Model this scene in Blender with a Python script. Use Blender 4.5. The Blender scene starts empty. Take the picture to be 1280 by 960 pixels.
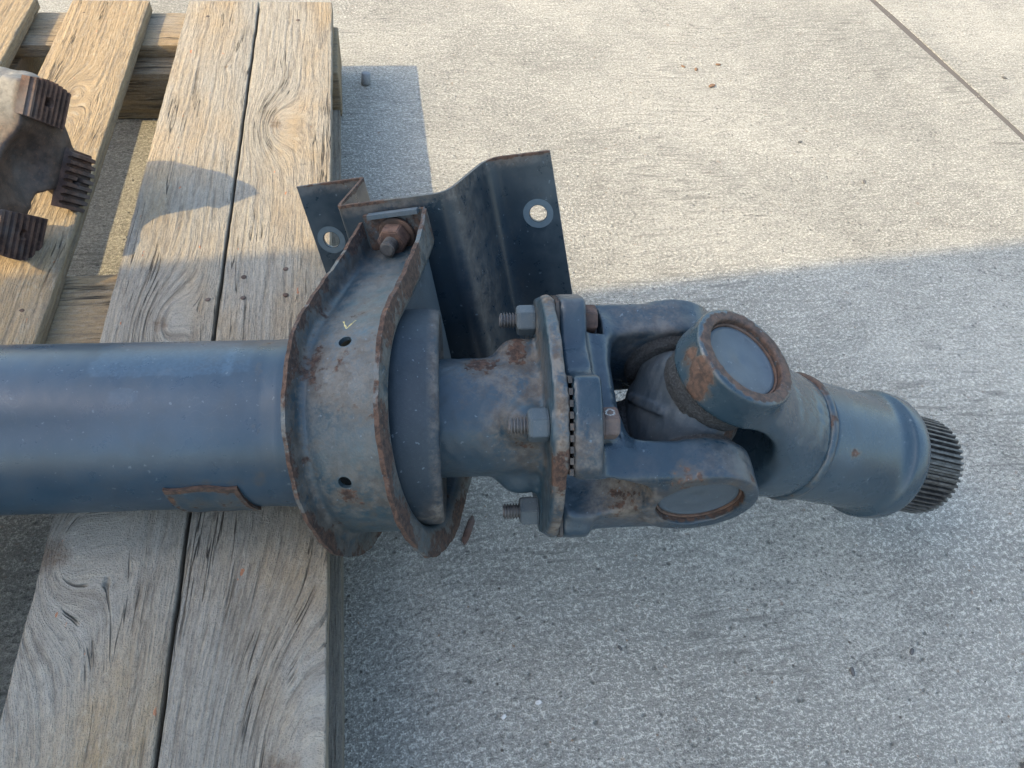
import bpy, bmesh, math, random
import numpy as np
from mathutils import Vector, Matrix

random.seed(7); rng = np.random.default_rng(11)
S = bpy.context.scene
COL = S.collection
R = math.radians

# ------------------------------------------------------------------ camera
DECK = 0.144                                   # height of the pallet deck
cam = bpy.data.cameras.new("camera")
cam.sensor_width = 36.0; cam.lens = 961 / 1280 * 36.0
cam.clip_start = 0.02; cam.clip_end = 300
co = bpy.data.objects.new("camera", cam); COL.objects.link(co)
co.matrix_world = Matrix(((0.98721, 0.06396, -0.14641, 0.0),
                          (-0.14239, 0.76746, -0.62496, 0.0),
                          (0.07241, 0.63787, 0.76676, 0.869),
                          (0, 0, 0, 1)))
S.camera = co

# ------------------------------------------------------------------ daylight
SUN = Vector((1.0, 0.088, -0.845)).normalized()      # direction the light travels
world = bpy.data.worlds.new("World"); S.world = world; world.use_nodes = True
wt = world.node_tree
sky = wt.nodes.new('ShaderNodeTexSky'); sky.sky_type = 'NISHITA'; sky.sun_disc = False
sky.sun_elevation = math.asin(-SUN.z); sky.sun_rotation = math.atan2(-SUN.x, -SUN.y)
sky.air_density = 1.5; sky.dust_density = 3.2; sky.ozone_density = 2.2
wt.links.new(sky.outputs[0], wt.nodes['Background'].inputs[0])
wt.nodes['Background'].inputs[1].default_value = 0.15
sl = bpy.data.lights.new("sun", 'SUN'); sl.energy = 2.0; sl.angle = R(0.53); sl.color = (1.0, 0.77, 0.40)
so = bpy.data.objects.new("sun", sl); COL.objects.link(so)
so.rotation_euler = SUN.to_track_quat('-Z', 'Y').to_euler()
vs = S.view_settings
vs.view_transform = 'Standard'; vs.look = 'None'; vs.exposure = 1.70; vs.gamma = 1.0; vs.use_curve_mapping = False

# ------------------------------------------------------------------ node helpers
class NT:
    def __init__(self, name):
        self.m = bpy.data.materials.new(name); self.m.use_nodes = True
        self.t = self.m.node_tree; self.b = self.t.nodes['Principled BSDF']
    def n(self, typ, **kw):
        nd = self.t.nodes.new('ShaderNode' + typ)
        for k, v in kw.items(): setattr(nd, k, v)
        return nd
    def put(self, sock, v):
        if hasattr(v, 'is_output') or isinstance(v, bpy.types.NodeSocket): self.t.links.new(v, sock)
        elif isinstance(v, (tuple, list)) and len(v) == 3 and sock.type == 'RGBA': sock.default_value = (*v, 1)
        else: sock.default_value = v
    def math(self, op, a, b=0.0, c=None, clamp=False):
        nd = self.n('Math', operation=op, use_clamp=clamp)
        self.put(nd.inputs[0], a); self.put(nd.inputs[1], b)
        if c is not None: self.put(nd.inputs[2], c)
        return nd.outputs[0]
    def mix(self, f, a, b, mode='MIX'):
        nd = self.n('MixRGB', blend_type=mode)
        self.put(nd.inputs[0], f); self.put(nd.inputs[1], a); self.put(nd.inputs[2], b)
        return nd.outputs[0]
    def coord(self, scale=(1, 1, 1), rot=(0, 0, 0), loc=(0, 0, 0), out='Object'):
        tc = self.n('TexCoord'); mp = self.n('Mapping')
        mp.inputs['Scale'].default_value = scale; mp.inputs['Rotation'].default_value = rot
        mp.inputs['Location'].default_value = loc
        self.t.links.new(tc.outputs[out], mp.inputs[0]); return mp.outputs[0]
    def noise(self, vec, scale, detail=4, rough=0.55, dist=0.0):
        nd = self.n('TexNoise'); nd.inputs['Scale'].default_value = scale
        nd.inputs['Detail'].default_value = detail; nd.inputs['Roughness'].default_value = rough
        nd.inputs['Distortion'].default_value = dist
        self.put(nd.inputs['Vector'], vec); return nd.outputs['Fac']
    def voro(self, vec, scale, feature='F1'):
        nd = self.n('TexVoronoi', feature=feature); nd.inputs['Scale'].default_value = scale
        self.put(nd.inputs['Vector'], vec); return nd.outputs['Distance']
    def step(self, v, lo, hi):                  # smooth threshold
        nd = self.n('MapRange', interpolation_type='SMOOTHSTEP')
        self.put(nd.inputs[0], v); self.put(nd.inputs[1], lo); self.put(nd.inputs[2], hi)
        nd.inputs[3].default_value = 0; nd.inputs[4].default_value = 1; return nd.outputs[0]
    def attr(self, name):
        return self.n('Attribute', attribute_name=name).outputs['Fac']
    def bump(self, h, strength, dist=0.001, normal=None):
        nd = self.n('Bump'); nd.inputs['Strength'].default_value = strength; nd.inputs['Distance'].default_value = dist
        self.put(nd.inputs['Height'], h)
        if normal is not None: self.put(nd.inputs['Normal'], normal)
        return nd.outputs[0]
    def out(self, col, rough, nrm=None, metal=0.0, spec=None):
        self.put(self.b.inputs['Base Color'], col); self.put(self.b.inputs['Roughness'], rough)
        self.put(self.b.inputs['Metallic'], metal)
        if spec is not None: self.put(self.b.inputs['Specular IOR Level'], spec)
        if nrm is not None: self.put(self.b.inputs['Normal'], nrm)
        return self.m

# ------------------------------------------------------------------ materials
def paint(name, base=(0.052, 0.083, 0.118), rust=0.70, dust=0.35, rough=0.42, grain=0.25, scale=1.0, dustcol=(0.17, 0.165, 0.15), soft=0.05):
    """slate-blue enamel with rust breaking through, grey dust and small chips"""
    k = NT(name); v = k.coord()
    big = k.noise(v, 9 * scale, 5); mid = k.noise(v, 45 * scale, 5, 0.6); fine = k.noise(v, 320, 3, 0.6); tiny = k.noise(v, 900, 2)
    c = k.mix(k.step(big, 0.35, 0.7), base, tuple(x * 1.25 + 0.004 for x in base))
    c = k.mix(k.math('MULTIPLY', k.step(mid, 0.48, 0.72), 0.35), c, tuple(x * 0.72 for x in base))
    pale = k.attr('pale')
    c = k.mix(k.math('MULTIPLY', pale, k.math('ADD', 0.35, k.math('MULTIPLY', k.step(fine, 0.35, 0.65), 0.5)), clamp=True), c, (0.050, 0.098, 0.145))
    dm = k.math('MULTIPLY', k.step(k.math('ADD', k.math('MULTIPLY', mid, 0.6), k.math('MULTIPLY', big, 0.4)), 0.40, 0.75), dust)
    c = k.mix(dm, c, dustcol)
    dr_ = k.attr('dirt')
    dr_ = k.math('MULTIPLY', dr_, k.step(k.math('ADD', k.math('MULTIPLY', mid, 0.6), k.math('MULTIPLY', fine, 0.4)), 0.36, 0.58), clamp=True)
    c = k.mix(dr_, c, k.mix(k.step(k.noise(v, 85, 5, 0.7), 0.38, 0.62), (0.070, 0.053, 0.041), (0.155, 0.135, 0.113)))
    spk = k.math('MULTIPLY', k.step(k.math('ADD', k.math('MULTIPLY', tiny, 0.5), k.math('MULTIPLY', fine, 0.5)), 0.52, 0.64), min(0.4, dust * 0.6))
    c = k.mix(spk, c, dustcol)
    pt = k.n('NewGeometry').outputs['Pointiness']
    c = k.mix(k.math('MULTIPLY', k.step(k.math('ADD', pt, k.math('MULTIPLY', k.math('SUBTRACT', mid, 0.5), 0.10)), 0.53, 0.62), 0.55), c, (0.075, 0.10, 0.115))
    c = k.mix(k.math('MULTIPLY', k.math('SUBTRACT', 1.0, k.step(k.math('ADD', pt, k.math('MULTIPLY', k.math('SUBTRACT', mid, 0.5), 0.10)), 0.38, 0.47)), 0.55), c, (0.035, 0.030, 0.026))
    # rust: noise, plus the worn edges stored on the mesh
    ra = k.attr('rust')
    rn = k.math('ADD', k.math('MULTIPLY', k.noise(v, 30 * scale, 8, 0.66), 0.7), k.math('MULTIPLY', k.noise(v, 130 * scale, 4, 0.6), 0.3))
    rv = k.math('ADD', rn, k.math('MULTIPLY', ra, 0.42))
    rm = k.step(rv, rust, rust + soft)
    halo = k.math('MULTIPLY', k.step(rv, rust - 0.12, rust + 0.02), 0.45)
    c = k.mix(halo, c, (0.085, 0.070, 0.052))
    rn2 = k.noise(v, 170, 5, 0.7)
    rc = k.mix(k.step(rn2, 0.40, 0.60), (0.036, 0.023, 0.018), (0.088, 0.050, 0.034))
    rc = k.mix(k.step(k.noise(v, 70, 6, 0.7), 0.62, 0.74), rc, (0.165, 0.078, 0.036))
    c = k.mix(rm, c, rc)
    scr = k.noise(k.coord(scale=(1, 1, 1), rot=(.3, .5, .6)), 26, 2, 0.5, 1.2)
    scm = k.math('MULTIPLY', k.math('SUBTRACT', 1.0, k.step(k.math('ABSOLUTE', k.math('SUBTRACT', scr, 0.5)), 0.0015, 0.006)), k.step(k.noise(v, 14, 3), 0.56, 0.66))
    c = k.mix(k.math('MULTIPLY', scm, 0.14), c, (0.12, 0.145, 0.16))
    # tiny pale chips
    chip = k.math('MULTIPLY', k.math('MAXIMUM', k.step(k.noise(v, 210, 2, 0.4), 0.72, 0.74), k.step(k.noise(v, 75, 5, 0.75), 0.735, 0.75)), 0.55)
    c = k.mix(chip, c, (0.13, 0.165, 0.19))
    rgh = k.math('ADD', rough, k.math('ADD', k.math('MULTIPLY', rm, 0.4), k.math('MULTIPLY', k.math('MAXIMUM', dm, dr_), 0.5)), clamp=True)
    rgh = k.math('ADD', rgh, k.math('MULTIPLY', k.math('SUBTRACT', mid, 0.5), 0.25), clamp=True)
    h = k.math('ADD', k.math('MULTIPLY', fine, 0.5), k.math('MULTIPLY', k.math('MULTIPLY', rm, rn2), 1.6))
    h = k.math('ADD', h, k.math('MULTIPLY', mid, 0.8))
    h = k.math('ADD', h, k.math('MULTIPLY', big, 1.2))
    h = k.math('SUBTRACT', h, k.math('MULTIPLY', rm, 0.5))
    return k.out(c, rgh, k.bump(h, grain, 0.0012))

def rusty(name, a=(0.045, 0.028, 0.021), b=(0.10, 0.058, 0.039), metal=0.0, rough=0.85, bump=0.6, grey=0.35):
    k = NT(name); v = k.coord()
    n1 = k.noise(v, 60, 7, 0.7); n2 = k.noise(v, 260, 4, 0.7); n3 = k.noise(v, 18, 4)
    c = k.mix(k.step(n1, 0.38, 0.62), a, b)
    c = k.mix(k.math('MULTIPLY', k.step(n2, 0.56, 0.70), 0.6), c, (0.15, 0.078, 0.044))
    c = k.mix(k.math('MULTIPLY', k.step(n3, 0.45, 0.7), grey), c, (0.13, 0.125, 0.12))
    pale = k.attr('pale')
    c = k.mix(pale, c, k.mix(k.step(n1, 0.35, 0.65), (0.11, 0.105, 0.095), (0.20, 0.19, 0.17)))
    h = k.math('ADD', n1, k.math('MULTIPLY', n2, 0.6))
    return k.out(c, rough, k.bump(h, bump, 0.0015), metal)

M = {}
M['paint'] = paint("slate_paint")
M['tube'] = paint("tube_paint", base=(0.017, 0.039, 0.061), rust=0.755, dust=0.10, rough=0.30, grain=0.10, soft=0.03)
M['strap'] = paint("strap_paint", base=(0.022, 0.046, 0.060), rust=0.655, dust=0.32, rough=0.34, grain=0.5, scale=1.35, dustcol=(0.125, 0.122, 0.105), soft=0.09)
M['plate'] = paint("plate_paint", base=(0.010, 0.021, 0.031), rust=0.72, dust=0.06, rough=0.30, grain=0.12)
M['hub'] = paint("hub_paint", base=(0.019, 0.041, 0.058), rust=0.67, dust=0.22, rough=0.34, grain=0.4, scale=1.2, dustcol=(0.105, 0.092, 0.075))
M['cast'] = paint("casting_paint", base=(0.015, 0.031, 0.045), rust=0.70, dust=0.16, rough=0.30, grain=0.5, dustcol=(0.085, 0.092, 0.10))
M['slip'] = paint("slip_paint", base=(0.019, 0.038, 0.053), rust=0.725, dust=0.14, rough=0.27, grain=0.22, dustcol=(0.10, 0.115, 0.125))
M['spider'] = paint("spider_paint", base=(0.022, 0.034, 0.046), rust=0.69, dust=0.6, rough=0.6, grain=0.6, dustcol=(0.068, 0.076, 0.08))
M['shield'] = paint("shield_paint", base=(0.010, 0.021, 0.031), rust=0.72, dust=0.5, rough=0.6, grain=0.35, dustcol=(0.042, 0.052, 0.060))
M['cap'] = paint("cap_paint", base=(0.05, 0.068, 0.084), rust=0.80, dust=0.4, rough=0.5, grain=0.2, dustcol=(0.095, 0.11, 0.12))
M['hub_teeth'] = rusty("grimy_teeth", (0.030, 0.030, 0.031), (0.068, 0.060, 0.052), grey=0.12)
M['rust'] = rusty("brown_rust")
M['rust_red'] = rusty("flaking_rust", (0.05, 0.028, 0.021), (0.12, 0.066, 0.046), grey=0.5)
M['nut_blue'] = paint("nut_paint", base=(0.045, 0.062, 0.074), rust=0.66, dust=0.5, rough=0.5, grain=0.3)
M['thread'] = rusty("greasy_thread", (0.08, 0.08, 0.08), (0.15, 0.14, 0.13), metal=0.5, rough=0.55, bump=0.2)
M['flange_rust'] = rusty("brown_flange", (0.034, 0.023, 0.018), (0.075, 0.048, 0.035), rough=0.62, bump=0.7, grey=0.25)
k = NT("black_rubber"); v = k.coord(); g = k.noise(v, 420, 4, 0.7)
M['rubber'] = k.out(k.mix(k.step(g, 0.4, 0.65), (0.014, 0.016, 0.018), (0.045, 0.05, 0.054)), 0.8, k.bump(g, 1.0, 0.003))
k = NT("dark_spline_steel"); v = k.coord(); g = k.noise(v, 120, 5, 0.6)
M['spline'] = k.out(k.mix(k.step(g, 0.35, 0.7), (0.055, 0.055, 0.056), (0.13, 0.13, 0.13)), k.math('ADD', 0.3, k.math('MULTIPLY', g, 0.35)), k.bump(g, 0.15, 0.0008), 0.75)
k = NT("ring_mark"); v = k.coord(); g = k.noise(v, 150, 4, 0.6)
M['ring'] = k.out(k.mix(g, (0.06, 0.095, 0.12), (0.11, 0.145, 0.165)), 0.5)
k = NT("yellow_crayon"); v = k.coord(); g = k.noise(v, 600, 3, 0.6)
M['yellow'] = k.out(k.mix(k.step(g, 0.35, 0.6), (0.25, 0.21, 0.09), (0.55, 0.47, 0.22)), 0.8)
k = NT("white_paint_mark"); v = k.coord(); g = k.noise(v, 500, 3, 0.6)
M['white'] = k.out(k.mix(k.step(g, 0.35, 0.6), (0.10, 0.09, 0.08), (0.30, 0.30, 0.28)), 0.6)

def concrete(name, tint=(1, 1, 1)):
    k = NT(name); v = k.coord()
    w = k.n('TexNoise'); w.inputs['Scale'].default_value = 1.6; w.inputs['Detail'].default_value = 2
    k.put(w.inputs['Vector'], v)
    vv = k.n('VectorMath', operation='MULTIPLY_ADD'); k.put(vv.inputs[0], w.outputs['Color']); vv.inputs[1].default_value = (0.10, 0.10, 0); k.put(vv.inputs[2], v)
    mp = k.n('Mapping'); mp.inputs['Scale'].default_value = (0.82, 1.0, 1.0); mp.inputs['Rotation'].default_value = (0, 0, R(-12)); k.put(mp.inputs[0], vv.outputs[0])
    st = mp.outputs[0]
    grain = k.noise(st, 215, 4, 0.68); fine = k.noise(v, 520, 2, 0.6); mb = k.n('Mapping'); mb.inputs['Scale'].default_value = (0.30, 1.0, 1.0); mb.inputs['Rotation'].default_value = (0, 0, R(8)); k.put(mb.inputs[0], vv.outputs[0])
    brush = k.noise(mb.outputs[0], 85, 4, 0.65)
    big = k.noise(v, 2.2, 5, 0.6); mid = k.noise(v, 11, 5, 0.65)
    pits = k.voro(v, 95); pitn = k.noise(v, 60, 2)
    mixg = k.math('ADD', k.math('MULTIPLY', grain, 0.50), k.math('ADD', k.math('MULTIPLY', fine, 0.34), k.math('MULTIPLY', brush, 0.16)))
    pit = k.math('MULTIPLY', k.math('SUBTRACT', 1.0, k.step(pits, 0.10, 0.34)), k.step(pitn, 0.54, 0.64))
    h = k.math('SUBTRACT', mixg, k.math('MULTIPLY', pit, 0.25))
    c = k.mix(k.step(big, 0.35, 0.68), tuple(0.265 * t for t in tint), tuple(0.385 * t for t in tint))
    c = k.mix(k.math('MULTIPLY', k.step(mid, 0.45, 0.75), 0.35), c, tuple(0.25 * t for t in tint))
    wear = k.step(k.noise(v, 4.2, 5, 0.62, 0.6), 0.36, 0.64)
    lines = k.n('Mapping'); lines.inputs['Scale'].default_value = (0.10, 1.0, 1.0); lines.inputs['Rotation'].default_value = (0, 0, R(10)); k.put(lines.inputs[0], vv.outputs[0])
    ln = k.noise(lines.outputs[0], 120, 3, 0.6); zone = k.step(k.noise(v, 2.6, 3, 0.5), 0.48, 0.62)
    low = k.math('SUBTRACT', 1.0, k.step(mixg, 0.39, 0.50))
    c = k.mix(k.math('MULTIPLY', low, k.math('ADD', 0.45, k.math('MULTIPLY', wear, 0.50))), c, tuple(0.105 * t for t in tint))
    hi = k.step(mixg, 0.50, 0.59)
    c = k.mix(k.math('MULTIPLY', hi, k.math('SUBTRACT', 0.98, k.math('MULTIPLY', wear, 0.35))), c, tuple(0.66 * t for t in tint))
    c = k.mix(k.math('MULTIPLY', k.math('MULTIPLY', k.math('SUBTRACT', 1.0, k.step(ln, 0.36, 0.47)), zone), 0.55), c, tuple(0.13 * t for t in tint))
    h = k.math('ADD', h, k.math('MULTIPLY', k.math('MULTIPLY', ln, zone), 0.35))
    ck = k.noise(v, 3.1, 6, 0.62, 0.4)
    c = k.mix(k.math('MULTIPLY', k.math('MULTIPLY', k.math('SUBTRACT', 1.0, k.step(k.math('ABSOLUTE', k.math('SUBTRACT', ck, 0.5)), 0.0006, 0.0030)), k.step(k.noise(v, 1.7, 2), 0.53, 0.60)), 0.6), c, (0.10, 0.095, 0.085))
    c = k.mix(k.math('MULTIPLY', pit, 0.75), c, (0.09, 0.088, 0.08))
    streak = grain
    stn = k.noise(v, 1.1, 4, 0.65, 0.8)
    c = k.mix(k.math('MULTIPLY', k.step(stn, 0.52, 0.66), 0.32), c, (0.17, 0.155, 0.125))
    # sparse dark and rusty grains
    sp = k.voro(v, 60); sel = k.noise(v, 33, 1)
    c = k.mix(k.math('MULTIPLY', k.math('SUBTRACT', 1.0, k.step(sp, 0.06, 0.13)), k.step(sel, 0.60, 0.64)), c, (0.09, 0.075, 0.06))
    c = k.mix(k.math('MULTIPLY', k.step(k.noise(v, 55, 3, 0.5), 0.70, 0.74), 0.5), c, (0.26, 0.17, 0.11))
    rgh = k.math('ADD', 0.55, k.math('MULTIPLY', streak, 0.35))
    return k.out(c, rgh, k.bump(h, 1.0, 0.011), 0.0, 0.4)
M['concrete'] = concrete("brushed_concrete", (1.0, 0.95, 0.82))
k = NT("joint_sealant"); v = k.coord(); g = k.noise(v, 40, 6, 0.7); g2 = k.noise(v, 300, 3)
M['sealant'] = k.out(k.mix(g, (0.065, 0.058, 0.052), (0.12, 0.105, 0.092)), 0.9, k.bump(g2, 0.6, 0.002))

def wood(name, knots=(), seed=0.0, tone=0.5, along='Y', warp=1.0, dark=0.0):
    """weathered softwood: long grain that bends round the knots, cracks, dirt and paint flecks"""
    k = NT(name)
    rot = (0, 0, 0) if along == 'Y' else (0, 0, R(90))
    v = k.coord(rot=rot)
    sep = k.n('SeparateXYZ'); k.put(sep.inputs[0], v); x, y, z = sep.outputs
    def vec(sx, sy, sz):
        mp = k.n('Mapping'); mp.inputs['Scale'].default_value = (sx, sy, sz); mp.inputs['Location'].default_value = (seed * 3.1, seed * 1.7, seed)
        k.put(mp.inputs[0], v); return mp.outputs[0]
    warpn = k.noise(vec(9, 2.2, 9), 1.0, 3, 0.5)
    field = k.math('ADD', k.math('MULTIPLY', x, 1.0), k.math('MULTIPLY', warpn, 0.018 * warp))
    field = k.math('ADD', field, k.math('MULTIPLY', z, 0.7))
    kd = None
    for (kx, ky, kr, amp) in knots:
        dx = k.math('MULTIPLY', k.math('SUBTRACT', x, kx), 1.0 / kr)
        dy = k.math('MULTIPLY', k.math('SUBTRACT', y, ky), 0.42 / kr)
        d2 = k.math('ADD', k.math('MULTIPLY', dx, dx), k.math('MULTIPLY', dy, dy))
        g = k.math('POWER', 2.718, k.math('MULTIPLY', d2, -0.45))
        field = k.math('ADD', field, k.math('MULTIPLY', g, amp))
        e2 = k.math('ADD', k.math('MULTIPLY', dx, dx), k.math('MULTIPLY', k.math('MULTIPLY', dy, 1.9), k.math('MULTIPLY', dy, 1.9)))
        core = k.math('SUBTRACT', 1.0, k.step(k.math('ADD', e2, k.math('MULTIPLY', k.math('SUBTRACT', k.noise(v, 45, 6, 0.65), 0.5), 0.9)), 0.02, 0.34))
        kd = core if kd is None else k.math('MAXIMUM', kd, core)
    cb = k.n('CombineXYZ'); k.put(cb.inputs[0], field); k.put(cb.inputs[1], y); k.put(cb.inputs[2], z)
    def vecf(sx, sy, sz):                      # the same, but following the bent grain
        mp = k.n('Mapping'); mp.inputs['Scale'].default_value = (sx, sy, sz); mp.inputs['Location'].default_value = (seed * 3.1, seed * 1.7, seed)
        k.put(mp.inputs[0], cb.outputs[0]); return mp.outputs[0]
    fine = k.noise(vec(420, 14, 420), 1.0, 4, 0.6)
    field2 = k.math('ADD', field, k.math('MULTIPLY', fine, 0.0022))
    fm = k.math('ADD', field2, k.math('MULTIPLY', k.noise(vec(60, 9, 60), 1.0, 4, 0.6), 0.0045))
    ring = k.math('MULTIPLY', k.math('SINE', k.math('MULTIPLY', fm, 560)), k.math('ADD', 0.5, k.math('MULTIPLY', k.math('SINE', k.math('MULTIPLY', fm, 213)), 0.5)))
    ring = k.math('ADD', k.math('MULTIPLY', ring, 0.5), 0.5)
    ringm = k.math('MULTIPLY', k.math('POWER', ring, 1.6), k.math('ADD', 0.35, k.math('MULTIPLY', k.noise(vec(14, 3, 14), 1.0, 3), 0.9)))
    fib = k.noise(vecf(150, 9, 150), 1.0, 5, 0.68, 0.5)
    big = k.noise(vec(7, 2.6, 7), 1.0, 5, 0.6); mid = k.noise(vec(30, 12, 30), 1.0, 5, 0.65)
    fuzz = k.noise(vecf(300, 80, 300), 1.0, 4, 0.7)
    tan = (0.375, 0.268, 0.148); grey = (0.335, 0.308, 0.258)
    c = k.mix(k.step(k.math('ADD', big, tone - 0.5), 0.36, 0.66), grey, tan)
    c = k.mix(k.math('MULTIPLY', ringm, 0.46), c, (0.185, 0.145, 0.10))
    lowf = k.math('SUBTRACT', 1.0, k.step(fib, 0.36, 0.50))
    c = k.mix(k.math('MULTIPLY', lowf, 0.55), c, (0.15, 0.12, 0.09))
    c = k.mix(k.math('MULTIPLY', k.step(fuzz, 0.50, 0.66), 0.42), c, (0.45, 0.395, 0.30))
    c = k.mix(k.math('MULTIPLY', k.math('SUBTRACT', 1.0, k.step(fuzz, 0.32, 0.46)), 0.38), c, (0.12, 0.10, 0.08))
    c = k.mix(k.math('MULTIPLY', k.step(mid, 0.52, 0.76), 0.38), c, (0.16, 0.135, 0.11))
    pore = k.noise(v, 520, 3, 0.7); smut = k.noise(v, 130, 4, 0.7)
    c = k.mix(k.math('MULTIPLY', k.math('SUBTRACT', 1.0, k.step(pore, 0.36, 0.48)), 0.40), c, (0.11, 0.095, 0.08))
    c = k.mix(k.math('MULTIPLY', k.step(smut, 0.55, 0.68), 0.30), c, (0.15, 0.13, 0.11))
    if kd is not None:
        kn = k.noise(v, 160, 5, 0.7)
        c = k.mix(k.math('MULTIPLY', kd, k.math('ADD', 0.35, k.math('MULTIPLY', k.step(kn, 0.35, 0.65), 0.45))), c, (0.13, 0.085, 0.055))
    crk = k.noise(vecf(80, 2.6, 80), 1.0, 3, 0.55)
    crack = k.math('MULTIPLY', k.math('SUBTRACT', 1.0, k.step(k.math('ABSOLUTE', k.math('SUBTRACT', crk, 0.5)), 0.004, 0.016)), k.step(k.noise(vec(22, 5, 22), 1.0, 2), 0.53, 0.62))
    c = k.mix(k.math('MULTIPLY', crack, 0.85), c, (0.035, 0.03, 0.025))
    org = k.step(k.noise(vec(70, 28, 70), 1.0, 3, 0.6), 0.715, 0.74)
    c = k.mix(k.math('MULTIPLY', org, 0.75), c, (0.42, 0.145, 0.06))
    blk = k.step(k.noise(vec(44, 34, 44), 1.0, 6, 0.7), 0.67, 0.74)
    c = k.mix(k.math('MULTIPLY', blk, 0.6), c, (0.06, 0.055, 0.05))
    if dark: c = k.mix(dark, c, (0.10, 0.085, 0.07))
    h = k.math('ADD', k.math('MULTIPLY', fib, 0.9), k.math('ADD', k.math('MULTIPLY', fuzz, 0.45), k.math('MULTIPLY', pore, 0.30)))
    h = k.math('SUBTRACT', h, k.math('MULTIPLY', ringm, 0.20))
    h = k.math('SUBTRACT', h, k.math('MULTIPLY', crack, 1.2))
    return k.out(c, 0.82, k.bump(h, 1.0, 0.0070), 0.0, 0.3)

# ------------------------------------------------------------------ mesh helpers
def mesh_np(name, V, F, smooth=True, attrs=None):
    """V (n,3) array, F list of polygons or (m,4) array"""
    me = bpy.data.meshes.new(name)
    if isinstance(F, np.ndarray):
        m, w = F.shape
        me.vertices.add(len(V)); me.vertices.foreach_set('co', np.asarray(V, np.float32).ravel())
        me.loops.add(m * w); me.loops.foreach_set('vertex_index', F.astype(np.int32).ravel())
        me.polygons.add(m); me.polygons.foreach_set('loop_start', np.arange(0, m * w, w, dtype=np.int32))
        me.update(calc_edges=True); me.validate()
    else:
        me.from_pydata([tuple(map(float, p)) for p in V], [], F); me.update()
    me.polygons.foreach_set('use_smooth', np.full(len(me.polygons), smooth))
    for an, val in (attrs or {}).items():
        a = me.attributes.new(an, 'FLOAT', 'POINT'); a.data.foreach_set('value', np.asarray(val, np.float32))
    return me

def recalc(me):
    bm = bmesh.new(); bm.from_mesh(me); bmesh.ops.recalc_face_normals(bm, faces=bm.faces); bm.to_mesh(me); bm.free()

def part(name, me, mat, parent=None, sharp=None, label=None):
    """link a mesh given in world coordinates as a part (or a top-level object when parent is None)"""
    o = bpy.data.objects.new(name, me); COL.objects.link(o)
    if mat is not None and not me.materials: me.materials.append(mat)
    if sharp is not None:
        bm = bmesh.new(); bm.from_mesh(me); lim = R(sharp)
        for e in bm.edges:
            if len(e.link_faces) == 2 and e.calc_face_angle(0) > lim: e.smooth = False
        for f in bm.faces: f.smooth = True
        bm.to_mesh(me); bm.free()
    if parent is not None:
        o.parent = parent
        top = parent
        off = Vector((0, 0, 0))
        while top is not None:
            off += top.location; top = top.parent
        o.location = -off
    if label: o['label'] = label
    return o

def thing(name, label, cat, loc=(0, 0, 0), group=None):
    o = bpy.data.objects.new(name, None); COL.objects.link(o); o.empty_display_size = 0.05
    o.location = loc; o['label'] = label; o['category'] = cat
    if group: o['group'] = group
    return o

def tag(o, label, cat, group=None):
    o['label'] = label; o['category'] = cat
    if group: o['group'] = group
    return o

def N3(p, s):
    """cheap smooth pseudo-noise in [-1,1] for numpy points (n,3)"""
    p = np.asarray(p, float) * s
    a = np.sin(p[..., 0] * 1.7 + 2.1 * np.sin(p[..., 1] * 1.3 + .7)) + np.sin(p[..., 1] * 2.3 + 1.9 * np.sin(p[..., 2] * 1.1 + 2.))
    b = np.sin(p[..., 2] * 1.9 + 1.7 * np.sin(p[..., 0] * 1.5 + 4.)) + np.sin((p[..., 0] + p[..., 1] + p[..., 2]) * 2.9)
    return (a + b) / 4

def box_me(name, lo, hi, bev=0.002, jag=0.0, nx=1, ny=1, seed=0):
    """bevelled plank, long sides cut into segments and slightly uneven"""
    lo = np.array(lo, float); hi = np.array(hi, float)
    bm = bmesh.new(); bmesh.ops.create_cube(bm, size=1.0)
    for v in bm.verts:
        v.co = Vector([lo[i] if v.co[i] < 0 else hi[i] for i in range(3)])
    if bev:
        bmesh.ops.bevel(bm, geom=list(bm.edges), offset=bev, segments=2, profile=0.6, affect='EDGES')
    if nx > 1 or ny > 1:
        for ax, cnt in ((0, nx), (1, ny)):
            for i in range(1, cnt):
                t = lo[ax] + (hi[ax] - lo[ax]) * i / cnt
                pn = [0, 0, 0]; pn[ax] = 1; pc = [0, 0, 0]; pc[ax] = t
                bmesh.ops.bisect_plane(bm, geom=list(bm.verts) + list(bm.edges) + list(bm.faces), plane_co=pc, plane_no=pn)
    if jag:
        for v in bm.verts:
            p = np.array(v.co) + seed * 1.37
            for i in range(3):
                d = float(N3(p + i * 3.3, 55) * .6 + N3(p - i * 1.9, 19) * .7)
                v.co[i] += jag * d * (1.0 if i == 0 else 0.45)
    for f in bm.faces: f.smooth = True
    bmesh.ops.recalc_face_normals(bm, faces=bm.faces)
    me = bpy.data.meshes.new(name); bm.to_mesh(me); bm.free(); return me

def frame(ax, up=(0, 0, 1)):
    ax = np.array(ax, float); ax /= np.linalg.norm(ax)
    u = np.array(up, float); u -= ax * (u @ ax); u /= np.linalg.norm(u)
    return ax, np.cross(u, ax), u                      # axis, side, up

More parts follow.
